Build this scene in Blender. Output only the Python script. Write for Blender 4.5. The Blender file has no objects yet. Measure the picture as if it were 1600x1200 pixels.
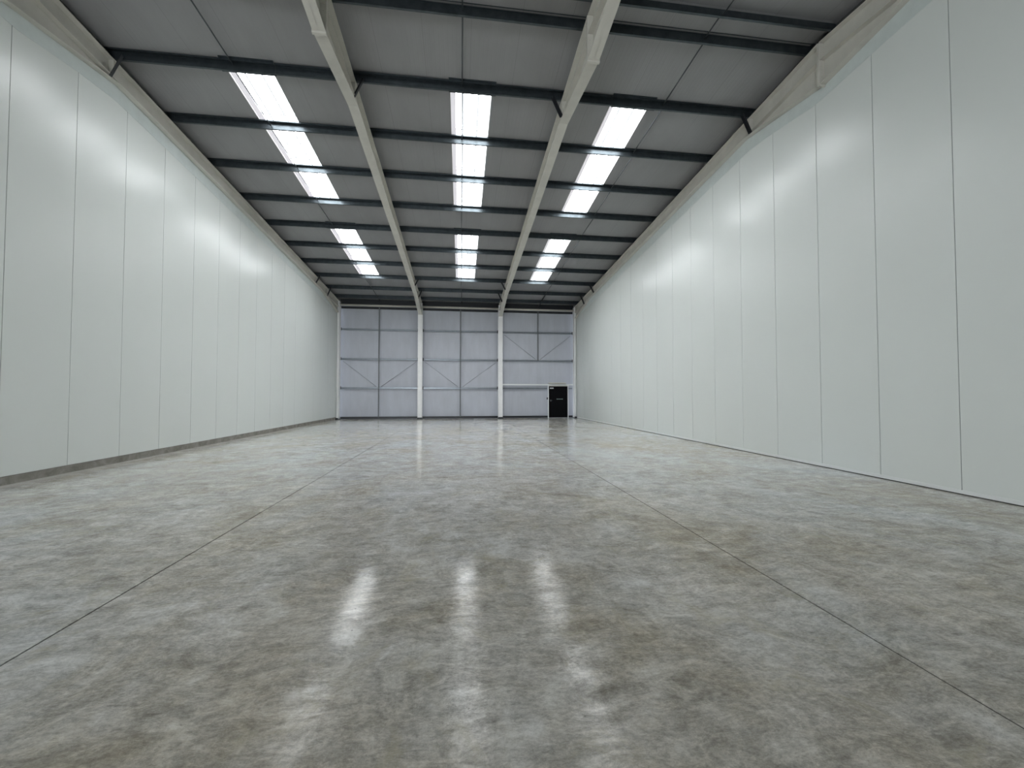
import bpy, math, random
from mathutils import Vector, Matrix

S = bpy.context.scene
COL = S.collection
R = math.radians

# ------------------------------------------------------------------ camera
CAM_Z = 1.6
yaw, pitch, roll = R(7.164), R(1.515), R(0.02)
cd = bpy.data.cameras.new('camera')
cam = bpy.data.objects.new('camera', cd)
COL.objects.link(cam)
S.camera = cam
cd.sensor_fit = 'HORIZONTAL'
cd.sensor_width = 36.0
cd.lens = 638.14 / 1600 * 36.0
cd.clip_start = 0.05
cd.clip_end = 300
fw = Vector((math.sin(yaw) * math.cos(pitch), math.cos(yaw) * math.cos(pitch), math.sin(pitch)))
rt = Vector((math.cos(yaw), -math.sin(yaw), 0))
up = rt.cross(fw)
cr, sr = math.cos(roll), math.sin(roll)
rt, up = cr * rt + sr * up, -sr * rt + cr * up
m = Matrix((rt, up, -fw)).transposed().to_4x4()
m.translation = Vector((0, 0, CAM_Z))
cam.matrix_world = m

# ------------------------------------------------------------------ world, exposure, daylight
SKY_GLOW = 12.5          # radiance of the daylit rooflight sheets
w = bpy.data.worlds.new('overcast_sky')
S.world = w
w.use_nodes = True
w.node_tree.nodes['Background'].inputs[0].default_value = (0.82, 0.9, 1.0, 1)
w.node_tree.nodes['Background'].inputs[1].default_value = 2.0
S.view_settings.view_transform = 'Standard'
S.view_settings.look = 'None'
S.view_settings.gamma = 1.0
S.view_settings.exposure = 0.0
S.view_settings.use_curve_mapping = False
S.cycles.use_denoising = True
S.cycles.max_bounces = 10
S.cycles.diffuse_bounces = 6
S.cycles.glossy_bounces = 5
S.cycles.sample_clamp_indirect = 6.0

# added fill light at an assumed opening in the unseen front wall
ld = bpy.data.lights.new('rear_fill', 'AREA')
ld.shape = 'RECTANGLE'
ld.size = 5.0
ld.size_y = 4.8
ld.energy = 1150
ld.color = (0.93, 0.97, 1.0)
lo = bpy.data.objects.new('rear_fill', ld)
COL.objects.link(lo)
lo.location = (-5.2, -11.75, 2.45)
lo.rotation_euler = (R(90), 0, 0)      # faces +Y
lo.rotation_euler = (R(90), 0, R(0))

# ------------------------------------------------------------------ dimensions
RIDGE_Y = 7.95
RIDGE_Z = 9.42           # top of rafters at the ridge
SLOPE = 0.086
EAVE_Y = 27.9
FRONT_Y = 2 * RIDGE_Y - EAVE_Y
WALL_X = 8.0
FRAME_X = (-7.965, -2.68, 2.68, 7.965)
PURLIN_H = 0.19
PY = [10.15 + 1.895 * k for k in range(9)] + [27.0]


def rz(y):
    return RIDGE_Z - SLOPE * abs(y - RIDGE_Y)


def sz(y):
    return rz(y) + 0.2


# ------------------------------------------------------------------ mesh builder
class MB:
    def __init__(s):
        s.v, s.f, s.sm = [], [], []

    def poly(s, pts, smooth=False):
        n = len(s.v)
        s.v += [tuple(p) for p in pts]
        s.f.append(tuple(range(n, n + len(pts))))
        s.sm.append(smooth)

    def hexa(s, p):
        """eight corners: bottom four (counter-clockwise), top four"""
        n = len(s.v)
        s.v += [tuple(q) for q in p]
        for f in ((3, 2, 1, 0), (4, 5, 6, 7), (0, 1, 5, 4), (1, 2, 6, 5), (2, 3, 7, 6), (3, 0, 4, 7)):
            s.f.append(tuple(n + i for i in f))
            s.sm.append(False)

    def box(s, x0, x1, y0, y1, z0, z1):
        s.hexa([(x0, y0, z0), (x1, y0, z0), (x1, y1, z0), (x0, y1, z0),
                (x0, y0, z1), (x1, y0, z1), (x1, y1, z1), (x0, y1, z1)])

    def roofbox(s, x0, x1, y0, y1, a, b, fn=None):
        """box that follows the roof slope: a, b are offsets from fn(y)"""
        fn = fn or rz
        s.hexa([(x0, y0, fn(y0) + a), (x1, y0, fn(y0) + a), (x1, y1, fn(y1) + a), (x0, y1, fn(y1) + a),
                (x0, y0, fn(y0) + b), (x1, y0, fn(y0) + b), (x1, y1, fn(y1) + b), (x0, y1, fn(y1) + b)])

    def prism_yz(s, poly, x0, x1):
        """closed polygon in the YZ plane extruded along X"""
        n = len(poly)
        k = len(s.v)
        s.v += [(x0, y, z) for y, z in poly] + [(x1, y, z) for y, z in poly]
        s.f.append(tuple(k + i for i in range(n))); s.sm.append(False)
        s.f.append(tuple(k + n + i for i in reversed(range(n)))); s.sm.append(False)
        for i in range(n):
            j = (i + 1) % n
            s.f.append((k + j, k + i, k + n + i, k + n + j)); s.sm.append(False)

    def sweep(s, prof, a, b, ux, uy):
        """profile points (p,q) -> a + p*ux + q*uy, swept from a to b"""
        a, b, ux, uy = Vector(a), Vector(b), Vector(ux), Vector(uy)
        n = len(prof)
        k = len(s.v)
        s.v += [tuple(a + p * ux + q * uy) for p, q in prof] + [tuple(b + p * ux + q * uy) for p, q in prof]
        s.f.append(tuple(k + i for i in range(n))); s.sm.append(False)
        s.f.append(tuple(k + n + i for i in reversed(range(n)))); s.sm.append(False)
        for i in range(n):
            j = (i + 1) % n
            s.f.append((k + j, k + i, k + n + i, k + n + j)); s.sm.append(False)

    def tube(s, a, b, r, n=10):
        a, b = Vector(a), Vector(b)
        d = (b - a).normalized()
        ux = d.orthogonal().normalized()
        uy = d.cross(ux)
        k = len(s.v)
        for p in (a, b):
            for i in range(n):
                t = 2 * math.pi * i / n
                s.v.append(tuple(p + r * (math.cos(t) * ux + math.sin(t) * uy)))
        for i in range(n):
            j = (i + 1) % n
            s.f.append((k + i, k + j, k + n + j, k + n + i)); s.sm.append(True)
        s.f.append(tuple(k + i for i in reversed(range(n)))); s.sm.append(False)
        s.f.append(tuple(k + n + i for i in range(n))); s.sm.append(False)

    def angle(s, a, b, leg, t, ux, uy):
        """rolled angle section swept from a to b"""
        s.sweep([(0, 0), (leg, 0), (leg, t), (t, t), (t, leg), (0, leg)], a, b, ux, uy)

    def build(s, name, mat, parent=None, bevel=0.0):
        me = bpy.data.meshes.new(name)
        me.from_pydata(s.v, [], s.f)
        me.update()
        import bmesh
        bm = bmesh.new()
        bm.from_mesh(me)
        bmesh.ops.recalc_face_normals(bm, faces=bm.faces)
        bm.to_mesh(me)
        bm.free()
        for p, sm in zip(me.polygons, s.sm):
            p.use_smooth = sm
        me.materials.append(mat)
        o = bpy.data.objects.new(name, me)
        COL.objects.link(o)
        if parent is not None:
            o.parent = parent
            o.matrix_parent_inverse = Matrix.Translation(-parent.location)
        if bevel:
            bv = o.modifiers.new('bevel', 'BEVEL')
            bv.width = bevel
            bv.segments = 2
            bv.limit_method = 'ANGLE'
        return o


def empty(name, loc):
    o = bpy.data.objects.new(name, None)
    o.empty_display_size = 0.2
    o.location = loc
    COL.objects.link(o)
    return o


def tag(o, label, cat, group=None):
    o['label'] = label
    o['category'] = cat
    if group:
        o['group'] = group
    return o


def struct(o):
    o['kind'] = 'structure'
    return o


# ------------------------------------------------------------------ materials
def mat(name, col, rough=0.5, metal=0.0, spec=0.5):
    m = bpy.data.materials.new(name)
    m.use_nodes = True
    b = m.node_tree.nodes['Principled BSDF']
    b.inputs['Base Color'].default_value = (*col, 1)
    b.inputs['Roughness'].default_value = rough
    b.inputs['Metallic'].default_value = metal
    b.inputs['Specular IOR Level'].default_value = spec
    return m


class N:
    """small node helper"""
    def __init__(s, m):
        s.t = m.node_tree
        s.b = s.t.nodes['Principled BSDF']
        s.tc = s.t.nodes.new('ShaderNodeTexCoord')

    def new(s, typ, **kw):
        n = s.t.nodes.new(typ)
        for k, v in kw.items():
            setattr(n, k, v)
        return n

    def link(s, a, b):
        s.t.links.new(a, b)

    def mapping(s, scale=(1, 1, 1), rot=(0, 0, 0), loc=(0, 0, 0), src=None):
        mp = s.new('ShaderNodeMapping')
        mp.inputs['Scale'].default_value = scale
        mp.inputs['Rotation'].default_value = rot
        mp.inputs['Location'].default_value = loc
        s.link(src or s.tc.outputs['Object'], mp.inputs['Vector'])
        return mp.outputs[0]

    def noise(s, vec, scale, detail=5, rough=0.55, dist=0.0):
        n = s.new('ShaderNodeTexNoise')
        n.inputs['Scale'].default_value = scale
        n.inputs['Detail'].default_value = detail
        n.inputs['Roughness'].default_value = rough
        n.inputs['Distortion'].default_value = dist
        s.link(vec, n.inputs['Vector'])
        return n.outputs['Fac']

    def ramp(s, fac, stops, interp='LINEAR'):
        r = s.new('ShaderNodeValToRGB')
        r.color_ramp.interpolation = interp
        el = r.color_ramp.elements
        while len(el) < len(stops):
            el.new(0.5)
        for e, (p, c) in zip(el, stops):
            e.position = p
            e.color = (*c, 1) if len(c) == 3 else c
        s.link(fac, r.inputs['Fac'])
        return r.outputs['Color']

    def g(s, fac, a, b, lo=0.0, hi=1.0):
        mr = s.new('ShaderNodeMapRange')
        mr.inputs['From Min'].default_value = a
        mr.inputs['From Max'].default_value = b
        mr.inputs['To Min'].default_value = lo
        mr.inputs['To Max'].default_value = hi
        s.link(fac, mr.inputs['Value'])
        return mr.outputs['Result']

    def mix(s, fac, a, b, mode='MIX'):
        x = s.new('ShaderNodeMix', data_type='RGBA', blend_type=mode)
        if isinstance(fac, (int, float)):
            x.inputs[0].default_value = fac
        else:
            s.link(fac, x.inputs[0])
        for sock, v in ((x.inputs[6], a), (x.inputs[7], b)):
            if isinstance(v, tuple):
                sock.default_value = (*v, 1)
            else:
                s.link(v, sock)
        return x.outputs[2]

    def math(s, op, a, b=0.0):
        x = s.new('ShaderNodeMath', operation=op)
        for sock, v in ((x.inputs[0], a), (x.inputs[1], b)):
            if isinstance(v, (int, float)):
                sock.default_value = v
            else:
                s.link(v, sock)
        return x.outputs[0]

    def bump(s, h, strength, dist=0.01):
        x = s.new('ShaderNodeBump')
        x.inputs['Strength'].default_value = strength
        x.inputs['Distance'].default_value = dist
        s.link(h, x.inputs['Height'])
        s.link(x.outputs[0], s.b.inputs['Normal'])


def varied(name, col, rough, metal=0.0, spec=0.5, amt=0.08, scale=2.0):
    m = mat(name, col, rough, metal, spec)
    n = N(m)
    f = n.noise(n.tc.outputs['Object'], scale, 6, 0.6)
    d = tuple(c * (1 - amt) for c in col)
    u = tuple(min(1, c * (1 + amt)) for c in col)
    n.link(n.ramp(f, [(0.3, d), (0.7, u)]), n.b.inputs['Base Color'])
    return m


M = {}
M['frame'] = varied('warm_white_steel_paint', (0.58, 0.565, 0.515), 0.45, amt=0.06, scale=3)
M['column'] = varied('column_white_paint', (0.9, 0.9, 0.9), 0.4, amt=0.04, scale=3)
M['galv'] = varied('dark_galvanised_steel', (0.075, 0.09, 0.10), 0.33, metal=0.75, amt=0.2, scale=6)
M['black'] = mat('black_painted_steel', (0.012, 0.014, 0.018), 0.45)
M['girt'] = varied('galvanised_girt_steel', (0.30, 0.33, 0.36), 0.35, metal=0.75, amt=0.15, scale=6)
M['post'] = mat('dull_grey_post', (0.16, 0.17, 0.18), 0.5, 0.3)
M['rod'] = mat('dull_tie_rod_steel', (0.10, 0.11, 0.12), 0.4, 0.7)
M['white_trim'] = mat('white_trim_paint', (0.8, 0.82, 0.82), 0.4)
M['grey_flashing'] = mat('grey_flashing', (0.30, 0.31, 0.32), 0.5)
M['door'] = mat('black_door_leaf', (0.003, 0.003, 0.004), 0.6, spec=0.1)
M['verge'] = mat('shade_toned_filler', (0.06, 0.06, 0.06), 0.8)
M['sealant'] = mat('dark_joint_sealant', (0.035, 0.033, 0.03), 0.8)


def panel_mat():
    m = mat('off_white_panel_coating', (0.72, 0.77, 0.745), 0.3, spec=0.45)
    n = N(m)
    o = n.tc.outputs['Object']
    f = n.noise(n.mapping((1, 0.7, 0.25)), 1.2, 4, 0.5)
    n.link(n.ramp(f, [(0.3, (0.755, 0.79, 0.77)), (0.7, (0.765, 0.80, 0.78))]), n.b.inputs['Base Color'])
    fine = n.noise(o, 90, 3, 0.6)
    slow = n.noise(n.mapping((1, 1.2, 0.5)), 1.5, 2, 0.5)
    n.bump(fine, 0.12, 0.001)
    n.b.inputs['Roughness'].default_value = 0.27
    return m


M['panel'] = panel_mat()
M['panel_gap'] = mat('panel_joint_shadow_gasket', (0.16, 0.17, 0.17), 0.7)
M['flash'] = varied('off_white_head_flashing', (0.62, 0.675, 0.665), 0.35, amt=0.05, scale=4)


def liner_mat(name, col, rib, joint, axis, rough=0.45):
    """micro-ribbed liner sheet with lap joints; ribs run along the slope or up the wall"""
    m = mat(name, col, rough)
    n = N(m)
    sep = n.new('ShaderNodeSeparateXYZ')
    n.link(n.tc.outputs['Object'], sep.inputs[0])
    x = sep.outputs[axis]
    fr = n.math('FRACT', n.math('MULTIPLY', x, 1 / rib))
    tri = n.math('ABSOLUTE', n.math('SUBTRACT', fr, 0.5))
    ridge = n.g(tri, 0.30, 0.42, 0, 1)
    fj = n.math('FRACT', n.math('ADD', n.math('MULTIPLY', x, 1 / joint), 0.31))
    jl = n.math('LESS_THAN', n.math('ABSOLUTE', n.math('SUBTRACT', fj, 0.5)), 0.005 / joint)
    f = n.noise(n.mapping((1, 0.3, 0.3) if name.startswith('roof') else (1, 1, 0.3)), 2.0, 5, 0.6)
    d = tuple(c * 0.93 for c in col)
    u = tuple(c * 1.05 for c in col)
    base = n.ramp(f, [(0.3, d), (0.7, u)])
    base = n.mix(jl, base, tuple(c * (0.78 if name.startswith('roof') else 0.86) for c in col))
    n.link(base, n.b.inputs['Base Color'])
    wob = n.noise(n.mapping((1, 1, 1)), 8, 3)
    h = n.math('ADD', n.math('MULTIPLY', ridge, 0.25), n.math('MULTIPLY', wob, 0.12))
    n.bump(h, 0.5, 0.006)
    return m


M['roof_liner'] = liner_mat('roof_liner_sheet', (0.265, 0.265, 0.27), 0.10, 1.06, 0)
M['wall_liner'] = liner_mat('rear_wall_liner_sheet', (0.52, 0.54, 0.60), 0.20, 1.06, 0)


def floor_mat():
    m = mat('power_floated_concrete', (0.35, 0.35, 0.34), 0.2, spec=0.2)
    n = N(m)
    o = n.tc.outputs['Object']
    # shared warp so that all marks swirl the way a trowel leaves them
    nz = n.new('ShaderNodeTexNoise')
    nz.inputs['Scale'].default_value = 0.8
    nz.inputs['Detail'].default_value = 3
    n.link(o, nz.inputs['Vector'])
    sc = n.new('ShaderNodeVectorMath', operation='SCALE')
    sc.inputs['Scale'].default_value = 0.5
    n.link(nz.outputs['Color'], sc.inputs[0])
    add = n.new('ShaderNodeVectorMath', operation='ADD')
    n.link(o, add.inputs[0])
    n.link(sc.outputs[0], add.inputs[1])
    wv = add.outputs[0]
    big = n.noise(n.mapping((1, 0.7, 1)), 0.42, 4, 0.6, 0.5)
    tone = n.noise(n.mapping((1, 1, 1), loc=(7, 3, 0)), 0.9, 5, 0.65, 0.8)
    mid = n.noise(n.mapping((1.0, 1.35, 1), (0, 0, 0.4), src=wv), 2.6, 9, 0.76, 0.5)
    streak = n.noise(n.mapping((0.9, 2.3, 1), (0, 0, -0.3), src=wv), 5.0, 9, 0.80, 0.6)
    streak2 = n.noise(n.mapping((2.2, 0.9, 1), (0, 0, 0.5), src=wv), 4.0, 8, 0.78, 0.6)
    fine = n.noise(n.mapping((1.2, 2.0, 1), (0, 0, 0.9)), 24, 6, 0.8, 0.4)
    grain = n.noise(o, 150, 3, 0.7)
    c = n.ramp(big, [(0.34, (0.455, 0.425, 0.37)), (0.5, (0.48, 0.47, 0.445)), (0.64, (0.51, 0.52, 0.52))])
    ct = n.ramp(tone, [(0.30, (0.42, 0.40, 0.36)), (0.5, (0.5, 0.5, 0.5)), (0.68, (0.58, 0.585, 0.60))])
    c = n.mix(0.8, c, ct, 'OVERLAY')
    cm = n.ramp(mid, [(0.32, (0.33, 0.325, 0.31)), (0.46, (0.47, 0.465, 0.46)), (0.56, (0.52, 0.52, 0.52)), (0.70, (0.70, 0.70, 0.70))])
    c = n.mix(0.95, c, cm, 'OVERLAY')
    cs = n.ramp(streak, [(0.34, (0.34, 0.34, 0.34)), (0.5, (0.5, 0.5, 0.5)), (0.66, (0.70, 0.70, 0.695))])
    c = n.mix(0.95, c, cs, 'OVERLAY')
    cs2 = n.ramp(streak2, [(0.36, (0.42, 0.415, 0.41)), (0.5, (0.5, 0.5, 0.5)), (0.68, (0.66, 0.665, 0.66))])
    c = n.mix(0.7, c, cs2, 'OVERLAY')
    cf = n.ramp(fine, [(0.32, (0.33, 0.33, 0.33)), (0.5, (0.5, 0.5, 0.5)), (0.68, (0.67, 0.67, 0.67))])
    c = n.mix(0.85, c, cf, 'OVERLAY')
    # ragged rims of pale laitance round darker, smoother patches
    vor = n.new('ShaderNodeTexVoronoi', feature='DISTANCE_TO_EDGE')
    vor.inputs['Scale'].default_value = 1.5
    wsc = n.new('ShaderNodeVectorMath', operation='SCALE')
    wsc.inputs['Scale'].default_value = 1.6
    nz2 = n.new('ShaderNodeTexNoise')
    nz2.inputs['Scale'].default_value = 2.2
    nz2.inputs['Detail'].default_value = 6
    nz2.inputs['Roughness'].default_value = 0.65
    n.link(o, nz2.inputs['Vector'])
    n.link(nz2.outputs['Color'], wsc.inputs[0])
    ad2 = n.new('ShaderNodeVectorMath', operation='ADD')
    n.link(n.mapping((1, 1.5, 1)), ad2.inputs[0])
    n.link(wsc.outputs[0], ad2.inputs[1])
    n.link(ad2.outputs[0], vor.inputs['Vector'])
    rim = n.g(vor.outputs['Distance'], 0.0, 0.035, 1, 0)
    rimm = n.math('MULTIPLY', rim, n.g(mid, 0.50, 0.62, 0, 0.55))
    c = n.mix(rimm, c, (0.58, 0.57, 0.54))
    # yellowish cure marks
    yp = n.math('MULTIPLY', n.g(n.noise(wv, 2.4, 6, 0.7, 0.8), 0.56, 0.68, 0, 1), 0.40)
    c = n.mix(yp, c, (0.44, 0.41, 0.30))
    # small dark pits
    v2 = n.new('ShaderNodeTexVoronoi')
    v2.inputs['Scale'].default_value = 7.0
    n.link(o, v2.inputs['Vector'])
    pit = n.math('MULTIPLY', n.g(v2.outputs['Distance'], 0.03, 0.07, 1, 0), n.g(tone, 0.54, 0.60, 0, 0.7))
    c = n.mix(pit, c, (0.08, 0.07, 0.06))
    g2 = n.ramp(grain, [(0.3, (0.43, 0.43, 0.43)), (0.7, (0.57, 0.57, 0.57))])
    c = n.mix(0.6, c, g2, 'OVERLAY')
    sep = n.new('ShaderNodeSeparateXYZ')
    n.link(o, sep.inputs[0])
    # browner floor towards the near end; light falloff painted in as ragged darkening
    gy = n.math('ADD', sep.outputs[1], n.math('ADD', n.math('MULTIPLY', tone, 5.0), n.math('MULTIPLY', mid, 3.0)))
    light_fade = n.g(gy, 4.5, 11.0, 0, 1)
    c = n.mix(1.0, c, n.mix(light_fade, (0.93, 0.905, 0.85), (1.22, 1.225, 1.225)), 'MULTIPLY')
    # strip of pale dust along the foot of the left wall
    xx = n.math('ADD', sep.outputs[0], n.math('MULTIPLY', tone, 0.25))
    dust = n.g(xx, -7.75, -7.55, 0.75, 0)
    c = n.mix(dust, c, (0.66, 0.64, 0.60))
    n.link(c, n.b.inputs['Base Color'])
    rr = n.math('ADD', n.g(mid, 0.35, 0.65, 0.06, 0.16), n.g(fine, 0.35, 0.65, -0.02, 0.05))
    n.link(rr, n.b.inputs['Roughness'])
    sp = n.math('MULTIPLY', n.g(streak, 0.42, 0.57, 0.35, 1.5), n.g(tone, 0.36, 0.62, 0.12, 0.23))
    sp = n.math('MULTIPLY', sp, n.g(light_fade, 0, 1, 0.14, 1.15))
    sp = n.math('MULTIPLY', sp, n.g(sep.outputs[1], 6, 13, 1.0, 2.4))
    n.link(sp, n.b.inputs['Specular IOR Level'])
    h = n.math('ADD', n.math('MULTIPLY', mid, 0.6), n.math('ADD', n.math('MULTIPLY', streak, 0.45), n.math('MULTIPLY', fine, 0.07)))
    n.bump(h, 0.075, 0.006)
    return m


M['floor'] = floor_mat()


def kerb_mat():
    m = mat('raw_concrete_kerb', (0.24, 0.23, 0.205), 0.85)
    n = N(m)
    f = n.noise(n.tc.outputs['Object'], 3.0, 8, 0.7, 0.6)
    n.link(n.ramp(f, [(0.3, (0.15, 0.14, 0.12)), (0.5, (0.24, 0.23, 0.205)), (0.72, (0.36, 0.34, 0.31))]), n.b.inputs['Base Color'])
    n.bump(f, 0.5, 0.02)
    return m


M['kerb'] = kerb_mat()


def sky_mat():
    """translucent GRP rooflight sheet, lit up by the overcast sky behind it"""
    m = mat('daylit_translucent_sheet', (0.85, 0.9, 0.92), 0.4)
    b = m.node_tree.nodes['Principled BSDF']
    b.inputs['Emission Color'].default_value = (0.965, 0.985, 1.0, 1)
    b.inputs['Emission Strength'].default_value = SKY_GLOW
    return m


M['pane'] = sky_mat()
M['pane_rib'] = mat('thicker_translucent_rib', (0.3, 0.32, 0.34), 0.5)
_b = M['pane_rib'].node_tree.nodes['Principled BSDF']
_b.inputs['Emission Color'].default_value = (0.9, 0.97, 1.0, 1)
_b.inputs['Emission Strength'].default_value = 0.75
M['lap'] = mat('double_translucent_side_lap', (0.3, 0.3, 0.31), 0.5)
_b = M['lap'].node_tree.nodes['Principled BSDF']
_b.inputs['Emission Color'].default_value = (0.97, 0.95, 1.0, 1)
_b.inputs['Emission Strength'].default_value = 0.55
M['reveal'] = mat('white_rooflight_frame', (0.80, 0.78, 0.79), 0.5)

# ------------------------------------------------------------------ floor slabs with saw-cut joints
JY = 8.0
xs = [-8.4, -2.69, 2.69, 8.4]
ys = [FRONT_Y - 0.6, -8.0, JY, EAVE_Y + 0.5]
g = 0.0075
mb = MB()
for i in range(3):
    for j in range(3):
        mb.box(xs[i] + g, xs[i + 1] - g, ys[j] + g * 1.1, ys[j + 1] - g * 1.1, -0.2, 0.0)
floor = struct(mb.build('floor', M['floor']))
mb = MB()
for x in xs[1:3]:
    mb.box(x - g, x + g, ys[0], ys[-1], -0.2, -0.005)
    mb.tube((x, ys[0], -0.005), (x, ys[-1], -0.005), 0.0022, 6)
for y in ys[1:3]:
    mb.box(xs[0], xs[-1], y - g * 1.1, y + g * 1.1, -0.2, -0.003)
mb.build('joint_sealant', M['sealant'], floor)

# ------------------------------------------------------------------ side walls of upright insulated panels
PITCH, SEAM0 = 1.277, 8.205
rng = random.Random(4)


def flash_low(y):
    pts = [(5.6, 8.37), (6.9, 8.30), (8.2, 8.19), (9.47, 8.37), (10.4, 8.44), (28, 8.44 - SLOPE * 17.6)]
    y = abs(y - RIDGE_Y) + RIDGE_Y if y < 5.6 else y
    for (a, za), (b, zb) in zip(pts, pts[1:]):
        if a <= y <= b:
            return za + (zb - za) * (y - a) / (b - a)
    return pts[-1][1]


def raf_bot(y):
    """underside of the frame including its haunches"""
    d = abs(y - RIDGE_Y)
    b = rz(y) - 0.42
    if d < 2.45:
        b = min(b, rz(y) - 0.42 - 0.54 * (1 - d / 2.45))
    e = (EAVE_Y - RIDGE_Y) - d
    if e < 3.4:
        b = min(b, rz(y) - 0.42 - 0.42 * (1 - e / 3.4))
    return b


def side_wall(name, sgn, z0):
    mb = MB()
    gap = MB()
    first = SEAM0 - PITCH * 16
    for k in range(32):
        a = max(first + PITCH * k, FRONT_Y - 0.1)
        b = min(first + PITCH * (k + 1), EAVE_Y - 0.1)
        if b - a < 0.1:
            continue
        tilt = rng.uniform(-0.0022, 0.0022)
        bow = rng.uniform(0.002, 0.0045)
        n = 10
        a2, b2 = a + 0.006, b - 0.006
        rows = []
        for i in range(n + 1):
            t = i / n
            y = a2 + (b2 - a2) * t
            off = bow * 4 * t * (1 - t) + tilt * (t - 0.5) * PITCH
            rows.append((WALL_X - 0.008 - off + 0.004, y))
        # front skin, lightly bowed, with turned-in edges
        base = len(mb.v)
        for (x, y) in rows:
            zt = rz(y) - 0.2
            mb.v += [(sgn * x, y, z0), (sgn * x, y, zt)]
        for i in range(n):
            q = base + 2 * i
            mb.f.append((q, q + 2, q + 3, q + 1)); mb.sm.append(True)
        for (x, y) in (rows[0], rows[-1]):
            zt = rz(y) - 0.2
            mb.poly([(sgn * x, y, z0), (sgn * (WALL_X + 0.03), y, z0), (sgn * (WALL_X + 0.03), y, zt), (sgn * x, y, zt)])
        mb.box(min(sgn * WALL_X + sgn * 0.03, sgn * (WALL_X + 0.12)), max(sgn * WALL_X + sgn * 0.03, sgn * (WALL_X + 0.12)), a, b, z0, rz(b if b > RIDGE_Y else a) - 0.1)
        gap.box(min(sgn * (WALL_X + 0.006), sgn * (WALL_X + 0.028)), max(sgn * (WALL_X + 0.006), sgn * (WALL_X + 0.028)),
                b - 0.006, b + 0.006, z0, rz(b) - 0.25)
    q0, q1 = sorted((sgn * (WALL_X + 0.024), sgn * (WALL_X + 0.029)))
    for ya, yb_ in ((FRONT_Y, RIDGE_Y), (RIDGE_Y, EAVE_Y - 0.2)):
        gap.hexa([(q0, ya, z0), (q1, ya, z0), (q1, yb_, z0), (q0, yb_, z0), (q0, ya, rz(ya) - 0.25), (q1, ya, rz(ya) - 0.25), (q1, yb_, rz(yb_) - 0.25), (q0, yb_, rz(yb_) - 0.25)])
    wall = struct(mb.build(name, M['panel']))
    gap.build('panel_joint', M['panel_gap'], wall)
    # folded head flashing under the rafter
    fl = MB()
    n = 96
    y0, y1 = FRONT_Y, EAVE_Y - 0.15
    for i in range(n):
        a = y0 + (y1 - y0) * i / n
        b = y0 + (y1 - y0) * (i + 1) / n
        xa, xb = sorted((sgn * (WALL_X - 0.012), sgn * (WALL_X - 0.008)))
        fl.hexa([(xa, a, flash_low(a)), (xb, a, flash_low(a)), (xb, b, flash_low(b)), (xa, b, flash_low(b)),
                 (xa, a, raf_bot(a) + 0.02), (xb, a, raf_bot(a) + 0.02), (xb, b, raf_bot(b) + 0.02), (xa, b, raf_bot(b) + 0.02)])
    fl.build('head_flashing', M['flash'], wall)
    return wall


wl = side_wall('wall_left', -1, 0.155)
wr = side_wall('wall_right', 1, 0.022)
mb = MB()
mb.box(WALL_X - 0.02, WALL_X - 0.006, FRONT_Y, EAVE_Y - 0.2, 0.016, 0.075)
mb.build('base_angle', M['white_trim'], wr)
mb = MB()
mb.box(WALL_X - 0.012, WALL_X + 0.12, FRONT_Y, EAVE_Y - 0.2, 0.0, 0.017)
mb.build('base_gasket', M['sealant'], wr)

# raw concrete kerb under the left wall, slightly broken top edge
mb = MB()
rng = random.Random(9)
n = 140
y0, y1 = FRONT_Y, EAVE_Y - 0.25
prev = None
for i in range(n + 1):
    y = y0 + (y1 - y0) * i / n
    j = rng.uniform(-0.006, 0.006)
    cur = [(-WALL_X - 0.14, y, 0), (-WALL_X + 0.02 + j, y, 0), (-WALL_X + 0.012 + j * 0.6, y, 0.15), (-WALL_X - 0.14, y, 0.152)]
    if prev:
        mb.hexa([prev[0], prev[1], cur[1], cur[0], prev[3], prev[2], cur[2], cur[3]])
    prev = cur
kerb = struct(mb.build('trim_1', M['kerb']))

# ------------------------------------------------------------------ roof deck with rooflight openings
SKX = [(-5.60, -4.54), (-0.30, 0.78), (3.97, 5.03)]
SKY = [(10.22, 15.95), (17.80, 23.52)]
DECK = 0.09
mb = MB()
xb = [-8.3] + [v for p in SKX for v in p] + [8.3]
for side in (1, -1):
    rows = SKY if side == 1 else []
    yb = ([RIDGE_Y] + [v for p in rows for v in p] + [EAVE_Y + 0.35]) if side == 1 else ([FRONT_Y - 0.35] + [v for p in rows for v in p] + [RIDGE_Y])
    for j in range(len(yb) - 1):
        for i in range(len(xb) - 1):
            if j % 2 == 1 and i % 2 == 1:
                continue
            mb.roofbox(xb[i], xb[i + 1], yb[j], yb[j + 1], 0.2, 0.2 + DECK)
ceiling = struct(mb.build('ceiling', M['roof_liner']))
# verge closing the roof edge above the walls, coloured dark as shade
for sgn, q in ((-1, 'left'), (1, 'right')):
    mb = MB()
    x0, x1 = sorted((sgn * (WALL_X + 0.0), sgn * (WALL_X + 0.28)))
    for ya, yb_ in ((FRONT_Y - 0.3, RIDGE_Y), (RIDGE_Y, EAVE_Y + 0.3)):
        mb.roofbox(x0, x1, ya, yb_, -0.25, 0.2)
    mb.build('verge_closure', M['verge'], ceiling)
for ya, yb_ in ((EAVE_Y + 0.24, EAVE_Y + 0.34), (FRONT_Y - 0.34, FRONT_Y - 0.24)):
    mb = MB()
    mb.roofbox(-8.28, 8.28, ya, yb_, -0.4, 0.2)
    mb.build('eaves_closure', M['verge'], ceiling)
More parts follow.
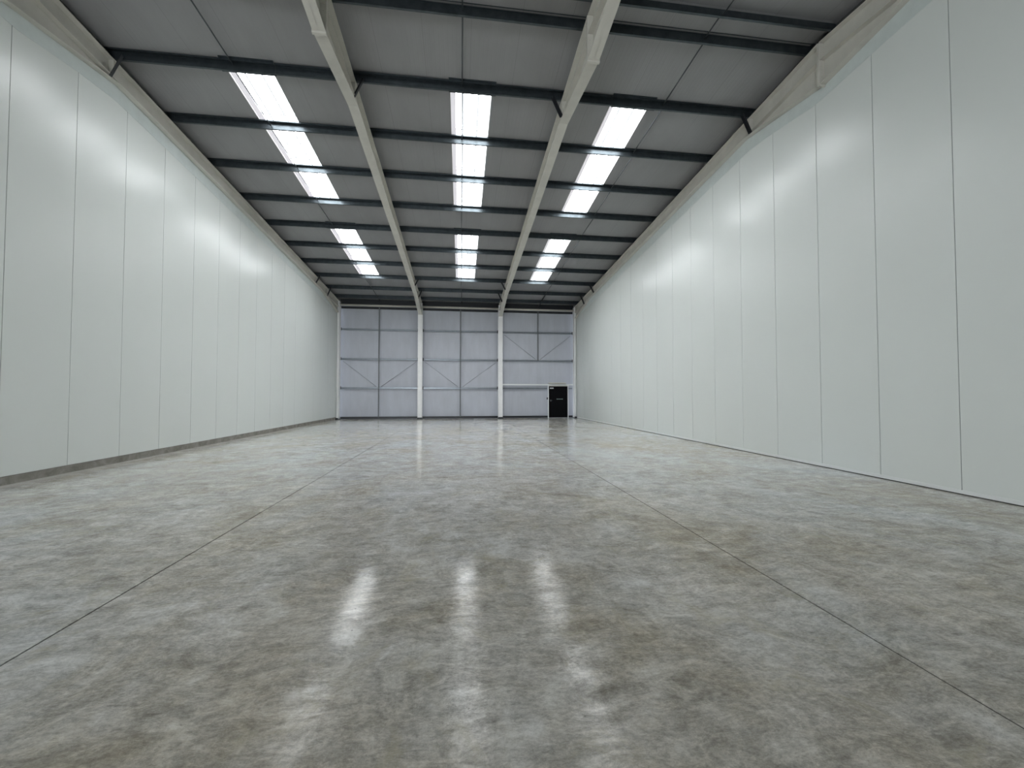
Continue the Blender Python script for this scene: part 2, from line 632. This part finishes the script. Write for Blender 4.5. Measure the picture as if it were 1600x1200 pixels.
# folded ridge liner closing the gap between the two ridge purlins
mb = MB()
mb.prism_yz([(RIDGE_Y - 0.34, sz(RIDGE_Y - 0.34) - 0.004), (RIDGE_Y - 0.16, sz(RIDGE_Y) - 0.05), (RIDGE_Y + 0.16, sz(RIDGE_Y) - 0.05),
             (RIDGE_Y + 0.34, sz(RIDGE_Y + 0.34) - 0.004), (RIDGE_Y + 0.34, sz(RIDGE_Y + 0.34) + 0.002), (RIDGE_Y, sz(RIDGE_Y) + 0.01), (RIDGE_Y - 0.34, sz(RIDGE_Y - 0.34) + 0.002)], -7.9, 7.9)
mb.build('ridge_liner', M['roof_liner'], ceiling)


def rooflight(x0, x1, y0, y1, parent):
    """corrugated translucent sheet in a white lined opening"""
    fr = MB()
    t = 0.012
    e = 0.001
    fr.roofbox(x0 - e, x0 + t, y0, y1, 0.195, 0.2 + DECK + 0.02)
    fr.roofbox(x1 - t, x1 + e, y0, y1, 0.195, 0.2 + DECK + 0.02)
    fr.roofbox(x0 + t, x1 - t, y0 - e, y0 + t, 0.195, 0.2 + DECK + 0.02)
    fr.roofbox(x0 + t, x1 - t, y1 - t, y1 + e, 0.195, 0.2 + DECK + 0.02)
    # inner ledge strips that hold the sheet
    fr.roofbox(x1 - t - 0.02, x1 - t, y0 + t, y1 - t, 0.262, 0.272)
    f = fr.build('frame', M['reveal'], parent)
    lp = MB()
    for a, b in ((0.0, 0.035), (0.050, 0.085), (0.100, 0.125)):
        lp.roofbox(x0 + t + a, x0 + t + b, y0 + t, y1 - t, 0.252, 0.258)
    lp.roofbox(x0 + t, x0 + t + 0.125, y0 + t, y1 - t, 0.262, 0.266)
    lp.build('side_lap', M['lap'], parent)
    for q in (0.31, 0.69):
        rb = MB()
        xx = x0 + t + q * (x1 - x0 - 2 * t)
        rb.roofbox(xx - 0.022, xx + 0.022, y0 + t, y1 - t, 0.260, 0.266)
        rb.build('sheet_rib', M['pane_rib'], parent)
    pn = MB()
    w_ = x1 - x0 - 2 * t
    prof = [(0, 0), (0.27, 0), (0.31, 0.03), (0.36, 0.03), (0.40, 0), (0.60, 0), (0.64, 0.03), (0.69, 0.03), (0.73, 0), (1, 0)]
    for (a, ha), (b, hb) in zip(prof, prof[1:]):
        xa, xb_ = x0 + t + a * w_, x0 + t + b * w_
        c0, c1 = rz(y0 + t) + 0.275, rz(y1 - t) + 0.275
        pn.hexa([(xa, y0 + t, c0 + ha), (xb_, y0 + t, c0 + hb), (xb_, y1 - t, c1 + hb), (xa, y1 - t, c1 + ha),
                 (xa, y0 + t, c0 + ha + 0.004), (xb_, y0 + t, c0 + hb + 0.004), (xb_, y1 - t, c1 + hb + 0.004), (xa, y1 - t, c1 + ha + 0.004)])
    pn.build('translucent_sheet', M['pane'], parent)
    # sheet-end strips and fixings above each supporting purlin
    for py in PY:
        if y0 + 0.3 < py < y1 + 0.1:
            bx = MB()
            bx.roofbox(x0 + t + 0.02, x1 - t - 0.02, py - 0.235, py - 0.20, 0.262, 0.272)
            bx.build('lap_strip', M['lap'], parent)
            for q in (0.335, 0.665):
                xx = x0 + t + q * w_
                fx = MB()
                fx.tube((xx, py - 0.32, rz(py - 0.32) + 0.262), (xx, py - 0.32, rz(py - 0.32) + 0.30), 0.016, 8)
                fx.build('fixing', M['grey_flashing'], parent)


place = {0: 'left bay', 1: 'middle bay', 2: 'right bay'}
for j, (y0, y1) in enumerate(SKY):
    for i, (x0, x1) in enumerate(SKX):
        cx, cy = (x0 + x1) / 2, (y0 + y1) / 2
        s = empty('skylight', (cx, cy, sz(cy)))
        size = 'large bright roof skylight nearer the viewer' if j == 0 else 'smaller-looking far roof skylight towards the end wall'
        tag(s, f'{size}, in the {place[i]} of the ceiling', 'skylight', 'roof skylights nearer the viewer' if j == 0 else 'roof skylights towards the end wall')
        rooflight(x0, x1, y0, y1, s)
# ------------------------------------------------------------------ portal frame: columns and rafters
FL = 0.12        # half flange width of rafters
TW = 0.014


def i_band(mb, x, hw, ya, yb, fn_top, fn_bot, t=0.02, top=True, bot=True):
    """web plus flanges between two height functions"""
    mb.hexa([(x - 0.006, ya, fn_bot(ya)), (x + 0.006, ya, fn_bot(ya)), (x + 0.006, yb, fn_bot(yb)), (x - 0.006, yb, fn_bot(yb)),
             (x - 0.006, ya, fn_top(ya)), (x + 0.006, ya, fn_top(ya)), (x + 0.006, yb, fn_top(yb)), (x - 0.006, yb, fn_top(yb))])
    for on, fn, s in ((top, fn_top, -1), (bot, fn_bot, 1)):
        if on:
            a0, a1 = sorted((0, s * t))
            mb.hexa([(x - hw, ya, fn(ya) + a0), (x + hw, ya, fn(ya) + a0), (x + hw, yb, fn(yb) + a0), (x - hw, yb, fn(yb) + a0),
                     (x - hw, ya, fn(ya) + a1), (x + hw, ya, fn(ya) + a1), (x + hw, yb, fn(yb) + a1), (x - hw, yb, fn(yb) + a1)])


raf_lab = ['white roof beam along the top of the left side wall', 'white sloping roof beam between left and middle skylights',
           'white sloping roof beam between middle and right skylights', 'white roof beam along the top of the right side wall']
col_lab = ['white steel column in the left corner of the end wall', 'white steel column on the end wall, left of centre',
           'white steel column on the end wall, right of centre', 'white steel column in the right corner beside the black door']
APEX_D = 0.54
for i, x in enumerate(FRAME_X):
    r_ = empty('roof_beam', (x, RIDGE_Y, rz(RIDGE_Y)))
    tag(r_, raf_lab[i], 'beam', 'white roof beams')
    hw = FL
    for side in (1, -1):
        e = EAVE_Y - 0.02 if side == 1 else FRONT_Y + 0.02
        mb = MB()
        i_band(mb, x, hw, RIDGE_Y + side * 0.02, e, lambda y: rz(y) - 0.001, lambda y: rz(y) - 0.42)
        # web stiffeners
        for yy in (PY[0], PY[7], PY[8]):
            ys_ = yy if side == 1 else 2 * RIDGE_Y - yy
            mb.box(x - hw * 0.9, x + hw * 0.9, ys_ - 0.005, ys_ + 0.005, rz(ys_) - 0.40, rz(ys_) - 0.02)
        mb.build('rafter', M['frame'], r_)
        mb = MB()
        A = RIDGE_Y + side * 0.02
        Bq = RIDGE_Y + side * 2.45

        def hb(y, Bq=Bq):
            return rz(y) - 0.42 - APEX_D * abs(Bq - y) / 2.45
        i_band(mb, x, hw, A, Bq, lambda y: rz(y) - 0.42, hb, 0.016, top=False)
        mb.build('apex_haunch', M['frame'], r_)
        mb = MB()
        Eh = EAVE_Y - 0.4 if side == 1 else FRONT_Y + 0.4
        Eb = EAVE_Y - 3.4 if side == 1 else FRONT_Y + 3.4

        def eb(y, Eb=Eb):
            return rz(y) - 0.42 - 0.40 * abs(Eb - y) / 3.0
        i_band(mb, x, hw, Eb, Eh, lambda y: rz(y) - 0.42, eb, 0.016, top=False)
        mb.build('eaves_haunch', M['frame'], r_)
    mb = MB()
    mb.box(x - hw - 0.012, x + hw + 0.012, RIDGE_Y - 0.028, RIDGE_Y + 0.028, rz(RIDGE_Y) - 0.42 - APEX_D - 0.035, rz(RIDGE_Y) - 0.03)
    ap = mb.build('apex_plate', M['frame'], r_)
    for sx in (-1, 1):
        for dz in (0.55, 0.80):
            bt = MB()
            bt.tube((x + sx * hw * 0.6, RIDGE_Y - 0.045, rz(RIDGE_Y) - dz), (x + sx * hw * 0.6, RIDGE_Y + 0.045, rz(RIDGE_Y) - dz), 0.014, 6)
            bt.build('bolt', M['frame'], ap)
    for side in (1, -1):
        mb = MB()
        ce = EAVE_Y if side == 1 else FRONT_Y
        a, b = sorted((ce, ce - side * 0.40))
        top = rz(ce) - 0.02
        if i in (1, 2):
            chw = 0.145
            mb.box(x - 0.006, x + 0.006, a + 0.02, b - 0.02, 0.02, top)
            mb.box(x - chw, x + chw, a, a + 0.02, 0.02, top)
            mb.box(x - chw, x + chw, b - 0.02, b, 0.02, top)
        else:
            s_ = 1 if x > 0 else -1
            xi, xo = x - s_ * 0.155, x + s_ * 0.115
            q0, q1 = sorted((xi, xi + s_ * 0.085))
            mb.box(q0, q1, a, b, 0.02, top)
            q0, q1 = sorted((xo - s_ * 0.05, xo))
            mb.box(q0, q1, a, b, 0.02, top)
            q0, q1 = sorted((xi, xo))
            mb.box(q0, q1, (a + b) / 2 - 0.01, (a + b) / 2 + 0.01, 0.02, top)
        if side == 1:
            c_ = mb.build('steel_column', M['column'])
            tag(c_, col_lab[i], 'column', 'white steel columns of the end wall')
            bp = MB()
            bp.box(x - 0.18, x + 0.18, a - 0.04, b + 0.02, 0.0, 0.035)
            bp.build('base_plate', M['black'], c_)
            sk = MB()
            sk.box(x - 0.15, x + 0.15, a - 0.008, a + 0.0, 0.035, 0.10)
            sk.build('black_base_coating', M['black'], c_)
        else:
            c_ = struct(mb.build(f'trim_{i + 6}', M['column']))

# ------------------------------------------------------------------ purlins: galvanised Z sections
UP, DN = 0.10, 0.05


def zed(mb, x0, x1, yw, side=1, h=PURLIN_H, grow=0.0):
    """web at yw; top flange to the ridge side with a lip, bottom flange to the eaves side"""
    s = side
    t = 0.008 + grow
    zb, ztp = rz(yw) + 0.001 - grow, rz(yw) + h
    mb.box(x0, x1, *sorted((yw - t / 2, yw + t / 2)), zb, ztp)
    # top flange
    mb.box(x0, x1, *sorted((yw - s * UP, yw)), ztp - 0.004 - grow, ztp + 0.002)
    mb.box(x0, x1, *sorted((yw - s * (UP + grow), yw - s * (UP - 0.004))), ztp - 0.028 - grow, ztp)
    # bottom flange
    mb.box(x0, x1, *sorted((yw, yw + s * (DN + grow))), zb, zb + 0.004)
    mb.box(x0, x1, *sorted((yw + s * (DN - 0.004), yw + s * (DN + grow))), zb, zb + 0.024)


ordn = ['first purlin below the ridge, heading the near skylights', 'second purlin below the ridge, crossing the near skylights',
        'third purlin below the ridge, crossing the near skylights', 'fourth purlin below the ridge, at the foot of the near skylights',
        'fifth purlin below the ridge, heading the far skylights', 'sixth purlin below the ridge, crossing the far skylights',
        'seventh purlin below the ridge, crossing the far skylights', 'eighth purlin below the ridge, at the foot of the far skylights',
        'ninth purlin below the ridge, between far skylights and end wall', 'last purlin before the eaves of the end wall']
for k, yw in enumerate(PY):
    p = empty('roof_purlin', (0, yw, rz(yw)))
    tag(p, 'dark galvanised steel ' + ordn[k], 'purlin', 'roof purlins')
    mb = MB()
    zed(mb, -7.985, 7.985, yw)
    mb.build('z_section', M['galv'], p)
    if k in (0, 4):
        for (x0, x1) in ((-5.60, -4.40), (-0.32, 0.86), (3.92, 5.12)):
            mb = MB()
            zed(mb, x0, x1, yw, grow=0.012)
            mb.roofbox(x0, x1, yw - UP - 0.045, yw - UP, PURLIN_H - 0.012, PURLIN_H + 0.008)
            mb.build('head_trimmer', M['galv'], p)
    for x in FRAME_X:
        for s in (-1, 1):
            if abs(x + s * 0.15) < 7.85:
                mb = MB()
                mb.box(x + s * 0.14 - 0.03, x + s * 0.14 + 0.03, yw - 0.014, yw - 0.004, rz(yw) + 0.005, rz(yw) + 0.17)
                mb.build('cleat', M['galv'], p)
for side, lab in ((1, 'dark deep ridge purlin on the end-wall side of the ridge'), (-1, 'dark ridge purlin on the viewer side of the ridge')):
    yw = RIDGE_Y + side * 0.30
    p = empty('roof_purlin', (0, yw, rz(yw)))
    tag(p, lab, 'purlin', 'roof purlins')
    mb = MB()
    zed(mb, -7.985, 7.985, yw, side)
    mb.build('z_section', M['galv'], p)

# dark eaves beam and white eaves tube above the end wall
mb = MB()
mb.box(-7.85, 7.85, EAVE_Y - 0.06, EAVE_Y + 0.12, rz(EAVE_Y) - 0.12, rz(EAVE_Y) + 0.17)
p = tag(mb.build('eaves_beam', M['black']), 'black eaves beam along the very top of the end wall', 'beam')
for k in range(3):
    xa, xb_ = FRAME_X[k] + 0.12, FRAME_X[k + 1] - 0.12
    mb = MB()
    mb.tube((xa, EAVE_Y - 0.2, 7.475), (xb_, EAVE_Y - 0.2, 7.475), 0.068, 16)
    t = mb.build('eaves_tie', M['frame'])
    tag(t, f'pale round eaves tube spanning the {place[k]} at the top of the end wall', 'tube', 'pale eaves tubes')
    for q in (xa, xb_ - 0.02):
        mb = MB()
        mb.box(q, q + 0.02, EAVE_Y - 0.29, EAVE_Y - 0.11, 7.385, 7.565)
        mb.build('end_plate', M['frame'], t)

# ------------------------------------------------------------------ anti-sag rods, one line down the middle of each bay
for k, x in enumerate((-5.33, 0.01, 5.34)):
    p = empty('sag_rod_line', (x, RIDGE_Y, rz(RIDGE_Y)))
    tag(p, f'thin dark line of sag rods running down the {place[k]} of the ceiling', 'rod', 'ceiling sag rods')
    seq = [RIDGE_Y - 2.2, RIDGE_Y - 0.30, RIDGE_Y + 0.30] + PY[:9]
    for a, b in zip(seq, seq[1:]):
        mb = MB()
        if b - a < 1:
            lo, hi = 0.10, 0.10
        else:
            lo, hi = (0.04, 0.11)
        if a < RIDGE_Y - 1:
            lo, hi = 0.11, 0.04
        mb.tube((x, a, rz(a) + lo), (x, b, rz(b) + hi), 0.015, 8)
        mb.build('rod', M['rod'], p)
    # stout struts over the last two spaces before the eaves
    mb = MB()
    c = PY[8]
    mb.angle((x, c, rz(c) + 0.06), (x, PY[9], rz(PY[9]) + 0.08), 0.05, 0.006, (1, 0, 0), (0, 0, 1))
    mb.build('eaves_strut', M['black'], p)
    mb = MB()
    mb.angle((x + 0.02, PY[9], rz(PY[9]) + 0.06), (x + 0.02, EAVE_Y - 0.06, rz(EAVE_Y) + 0.02), 0.05, 0.006, (1, 0, 0), (0, 0, 1))
    mb.build('eaves_strut', M['black'], p)

# ------------------------------------------------------------------ fly braces from purlin to beam underside
who = ['left wall beam', 'left-of-centre beam', 'right-of-centre beam', 'right wall beam']
which = {0: 'nearest the viewer', 7: 'at the foot of the far skylights', 8: 'closest to the end wall'}
for i, (x, s) in enumerate(((FRAME_X[0], 1), (FRAME_X[1], 1), (FRAME_X[2], -1), (FRAME_X[3], -1))):
    hw = FL
    for k in (0, 7, 8):
        yw = PY[k]
        a = Vector((x + s * (hw - 0.01), yw - 0.03, raf_bot(yw) + 0.035))
        b = Vector((x + s * (hw + 0.21), yw - 0.03, rz(yw) + 0.03))
        mb = MB()
        d = (b - a).normalized()
        n_ = Vector((-d.z, 0, d.x))
        mb.angle(a - d * 0.02, b + d * 0.02, 0.07, 0.007, n_, Vector((0, -1, 0)))
        br = mb.build('fly_brace', M['black'])
        tag(br, f'black diagonal brace on the {who[i]}, {which[k]}', 'brace', 'black fly braces')
        for q in (a, b):
            bl = MB()
            bl.tube(q + Vector((0, -0.02, 0)) + n_ * 0.03, q + Vector((0, 0.012, 0)) + n_ * 0.03, 0.012, 6)
            bl.build('bolt', M['galv'], br)

# ------------------------------------------------------------------ end wall: liner sheet, girts, posts, ties
BW = EAVE_Y + 0.16
mb = MB()
DX0, DX1, DZ1 = 6.055, 7.40, 2.21
mb.box(-8.12, DX0, BW, BW + 0.08, 0.0, rz(BW) + 0.2)
mb.box(DX1, 8.12, BW, BW + 0.08, 0.0, rz(BW) + 0.2)
mb.box(DX0, DX1, BW, BW + 0.08, DZ1, rz(BW) + 0.2)
wb = struct(mb.build('wall_back', M['wall_liner']))
# dark rail along its foot
mb = MB()
mb.box(-7.8, DX0 - 0.03, EAVE_Y + 0.02, EAVE_Y + 0.13, 0.02, 0.15)
struct(mb.build('baseboard_back', M['black']))
mb = MB()
mb.box(DX1 + 0.03, 7.8, EAVE_Y + 0.02, EAVE_Y + 0.13, 0.02, 0.15)
struct(mb.build('baseboard_back', M['black']))

# wall behind the viewer, with an opening added for the fill light
mb = MB()
fy = FRONT_Y - 0.15
mb.box(-8.12, -7.7, fy - 0.1, fy, 0, rz(fy) + 0.2)
mb.box(-2.7, 8.12, fy - 0.1, fy, 0, rz(fy) + 0.2)
mb.box(-7.7, -2.7, fy - 0.1, fy, 4.9, rz(fy) + 0.2)
struct(mb.build('wall_front', M['wall_liner']))

levels = [(2.045, 'lowest'), (3.965, 'middle'), (5.915, 'upper')]
GY0 = EAVE_Y + 0.01
for k in range(3):
    xa, xb_ = (-7.82, FRAME_X[1])[0] if k == 0 else FRAME_X[k] + 0.15, FRAME_X[k + 1] - 0.15 if k < 2 else 7.80
    for z, nm in levels:
        spans = [(xa, xb_)]
        if k == 2 and z < 3:
            spans = [(xa, DX0 - 0.06), (DX1 + 0.06, xb_)]
        for q, (a, b) in enumerate(spans):
            mb = MB()
            mb.box(a, b, GY0 + 0.13, GY0 + 0.135, z - 0.05, z + 0.05)   # web against the sheet
            mb.box(a, b, GY0, GY0 + 0.135, z + 0.043, z + 0.05)         # top flange
            mb.box(a, b, GY0, GY0 + 0.135, z - 0.05, z - 0.043)
            mb.box(a, b, GY0, GY0 + 0.006, z - 0.05, z - 0.025)
            mb.box(a, b, GY0, GY0 + 0.006, z + 0.03, z + 0.05)
            gi = mb.build('wall_girt', M['girt'])
            lab = f'{nm} horizontal steel girt on the end wall, {place[k]}'
            if len(spans) == 2:
                lab += ', left of the door' if q == 0 else ', short piece right of the door'
            tag(gi, lab, 'girt', 'end wall girts')
            for xx in ((a + 0.02, b - 0.02) if q == 0 and len(spans) == 1 else (a + 0.02,)):
                mb = MB()
                mb.box(xx - 0.03, xx + 0.03, GY0 - 0.008, GY0, z - 0.09, z + 0.11)
                mb.build('cleat', M['black'], gi)
PX = [-5.39, -0.03, 5.33]
for k, x in enumerate(PX):
    z0, z1 = (0.12, 7.40) if k < 2 else (3.97, 7.40)
    mb = MB()
    mb.angle((x - 0.03, GY0 - 0.01, z0), (x - 0.03, GY0 - 0.01, z1), 0.07, 0.008, (1, 0, 0), (0, 1, 0))
    o = mb.build('wall_post', M['post'])
    tag(o, f'slim grey vertical steel post dividing the {place[k]} of the end wall', 'post', 'slim end wall posts')
rail = MB()
rail.box(-7.82, 7.82, EAVE_Y + 0.02, EAVE_Y + 0.13, 7.30, 7.42)
tag(rail.build('head_rail', M['black']), 'dark rail just under the pale eaves tubes of the end wall', 'rail')
# diagonal tie wires in pairs
for k, x in enumerate(PX):
    zt, zb = (3.80, 2.14) if k < 2 else (5.74, 4.06)
    xl = FRAME_X[k] + 0.3
    xr = FRAME_X[k + 1] - 0.3
    for (xa, s) in ((xl, 'left'), (xr, 'right')):
        mb = MB()
        xe = x - 0.16 if s == 'left' else x + 0.16
        mb.tube((xa, GY0 + 0.05, zt), (xe, GY0 + 0.05, zb), 0.012, 8)
        o = mb.build('diagonal_tie', M['girt'])
        tag(o, f'thin diagonal tie in the {place[k]} of the end wall, {s} of its slim post', 'tie', 'diagonal wall ties')

# ------------------------------------------------------------------ fire exit door with white frame and header beam
FY = EAVE_Y - 0.16
mb = MB()
mb.box(FRAME_X[2] + 0.15, FRAME_X[3] - 0.16, FY, FY + 0.09, 2.255, 2.345)
tag(mb.build('header_beam', M['white_trim']), 'white horizontal beam at door-head height in the right bay', 'beam')
for x, s in ((DX0 - 0.03, 'left'), (DX1 + 0.03, 'right')):
    mb = MB()
    mb.box(x - 0.03, x + 0.03, FY, FY + 0.10, 0.0, 2.255)
    o = mb.build('door_post', M['white_trim'], bevel=0.004)
    tag(o, f'white upright steel post on the {s} side of the black door', 'post', 'white door posts')
    if s == 'left':
        mb = MB()
        mb.box(x - 0.11, x - 0.03, FY + 0.02, FY + 0.06, 1.28, 1.42)
        mb.build('break_glass_box', M['black'], o)
DY = FY + 0.05
mb = MB()
mb.box(DX0 + 0.002, DX1 - 0.002, DY, DY + 0.05, 0.03, 2.19)
door = struct(mb.build('door_1', M['door']))
mb = MB()
mb.box(DX0, DX1, DY - 0.01, DY + 0.06, 2.19, 2.245)
mb.build('door_head', M['frame'], door)
mb = MB()
mb.box(DX0, DX1, DY - 0.02, DY + 0.06, 0.0, 0.028)
mb.build('threshold', M['grey_flashing'], door)
mb = MB()
zc = 1.305
mb.box(6.62, 7.05, DY - 0.05, DY - 0.025, zc - 0.02, zc + 0.02)
mb.box(6.62, 6.65, DY - 0.03, DY, zc - 0.03, zc + 0.03)
mb.box(7.02, 7.05, DY - 0.03, DY, zc - 0.03, zc + 0.03)
bar = mat('grey_green_push_bar', (0.20, 0.27, 0.25), 0.4)
mb.build('push_bar', bar, door)
mb = MB()
mb.box(6.16, 6.24, DY - 0.012, DY, 1.14, 1.26)
mb.tube((6.20, DY - 0.05, 1.2), (6.20, DY, 1.2), 0.012)
mb.box(6.20, 6.32, DY - 0.055, DY - 0.04, 1.19, 1.21)
mb.build('handle', M['rod'], door)
mb = MB()
mb.box(6.14, 6.40, DY - 0.006, DY, 2.02, 2.10)
sg = mb.build('sign_plate', mat('white_sign', (0.62, 0.62, 0.62), 0.5), door)
mb = MB()
for q in range(4):
    mb.box(6.17 + q * 0.055, 6.205 + q * 0.055, DY - 0.008, DY - 0.006, 2.045, 2.075)
mb.build('sign_lettering', M['grey_flashing'], sg)
mb = MB()
mb.box(6.05, 7.28, FY - 0.10, FY + 0.02, 2.36, 2.385)
mb.box(6.02, 7.25, FY - 0.09, FY + 0.01, 2.385, 2.45)
o = mb.build('door_canopy', M['frame'], bevel=0.004)
tag(o, 'shallow pale box fixed above the black door', 'canopy')
mb = MB()
mb.box(6.07, 7.24, FY - 0.085, FY + 0.01, 2.346, 2.36)
mb.build('dark_underside', M['black'], o)
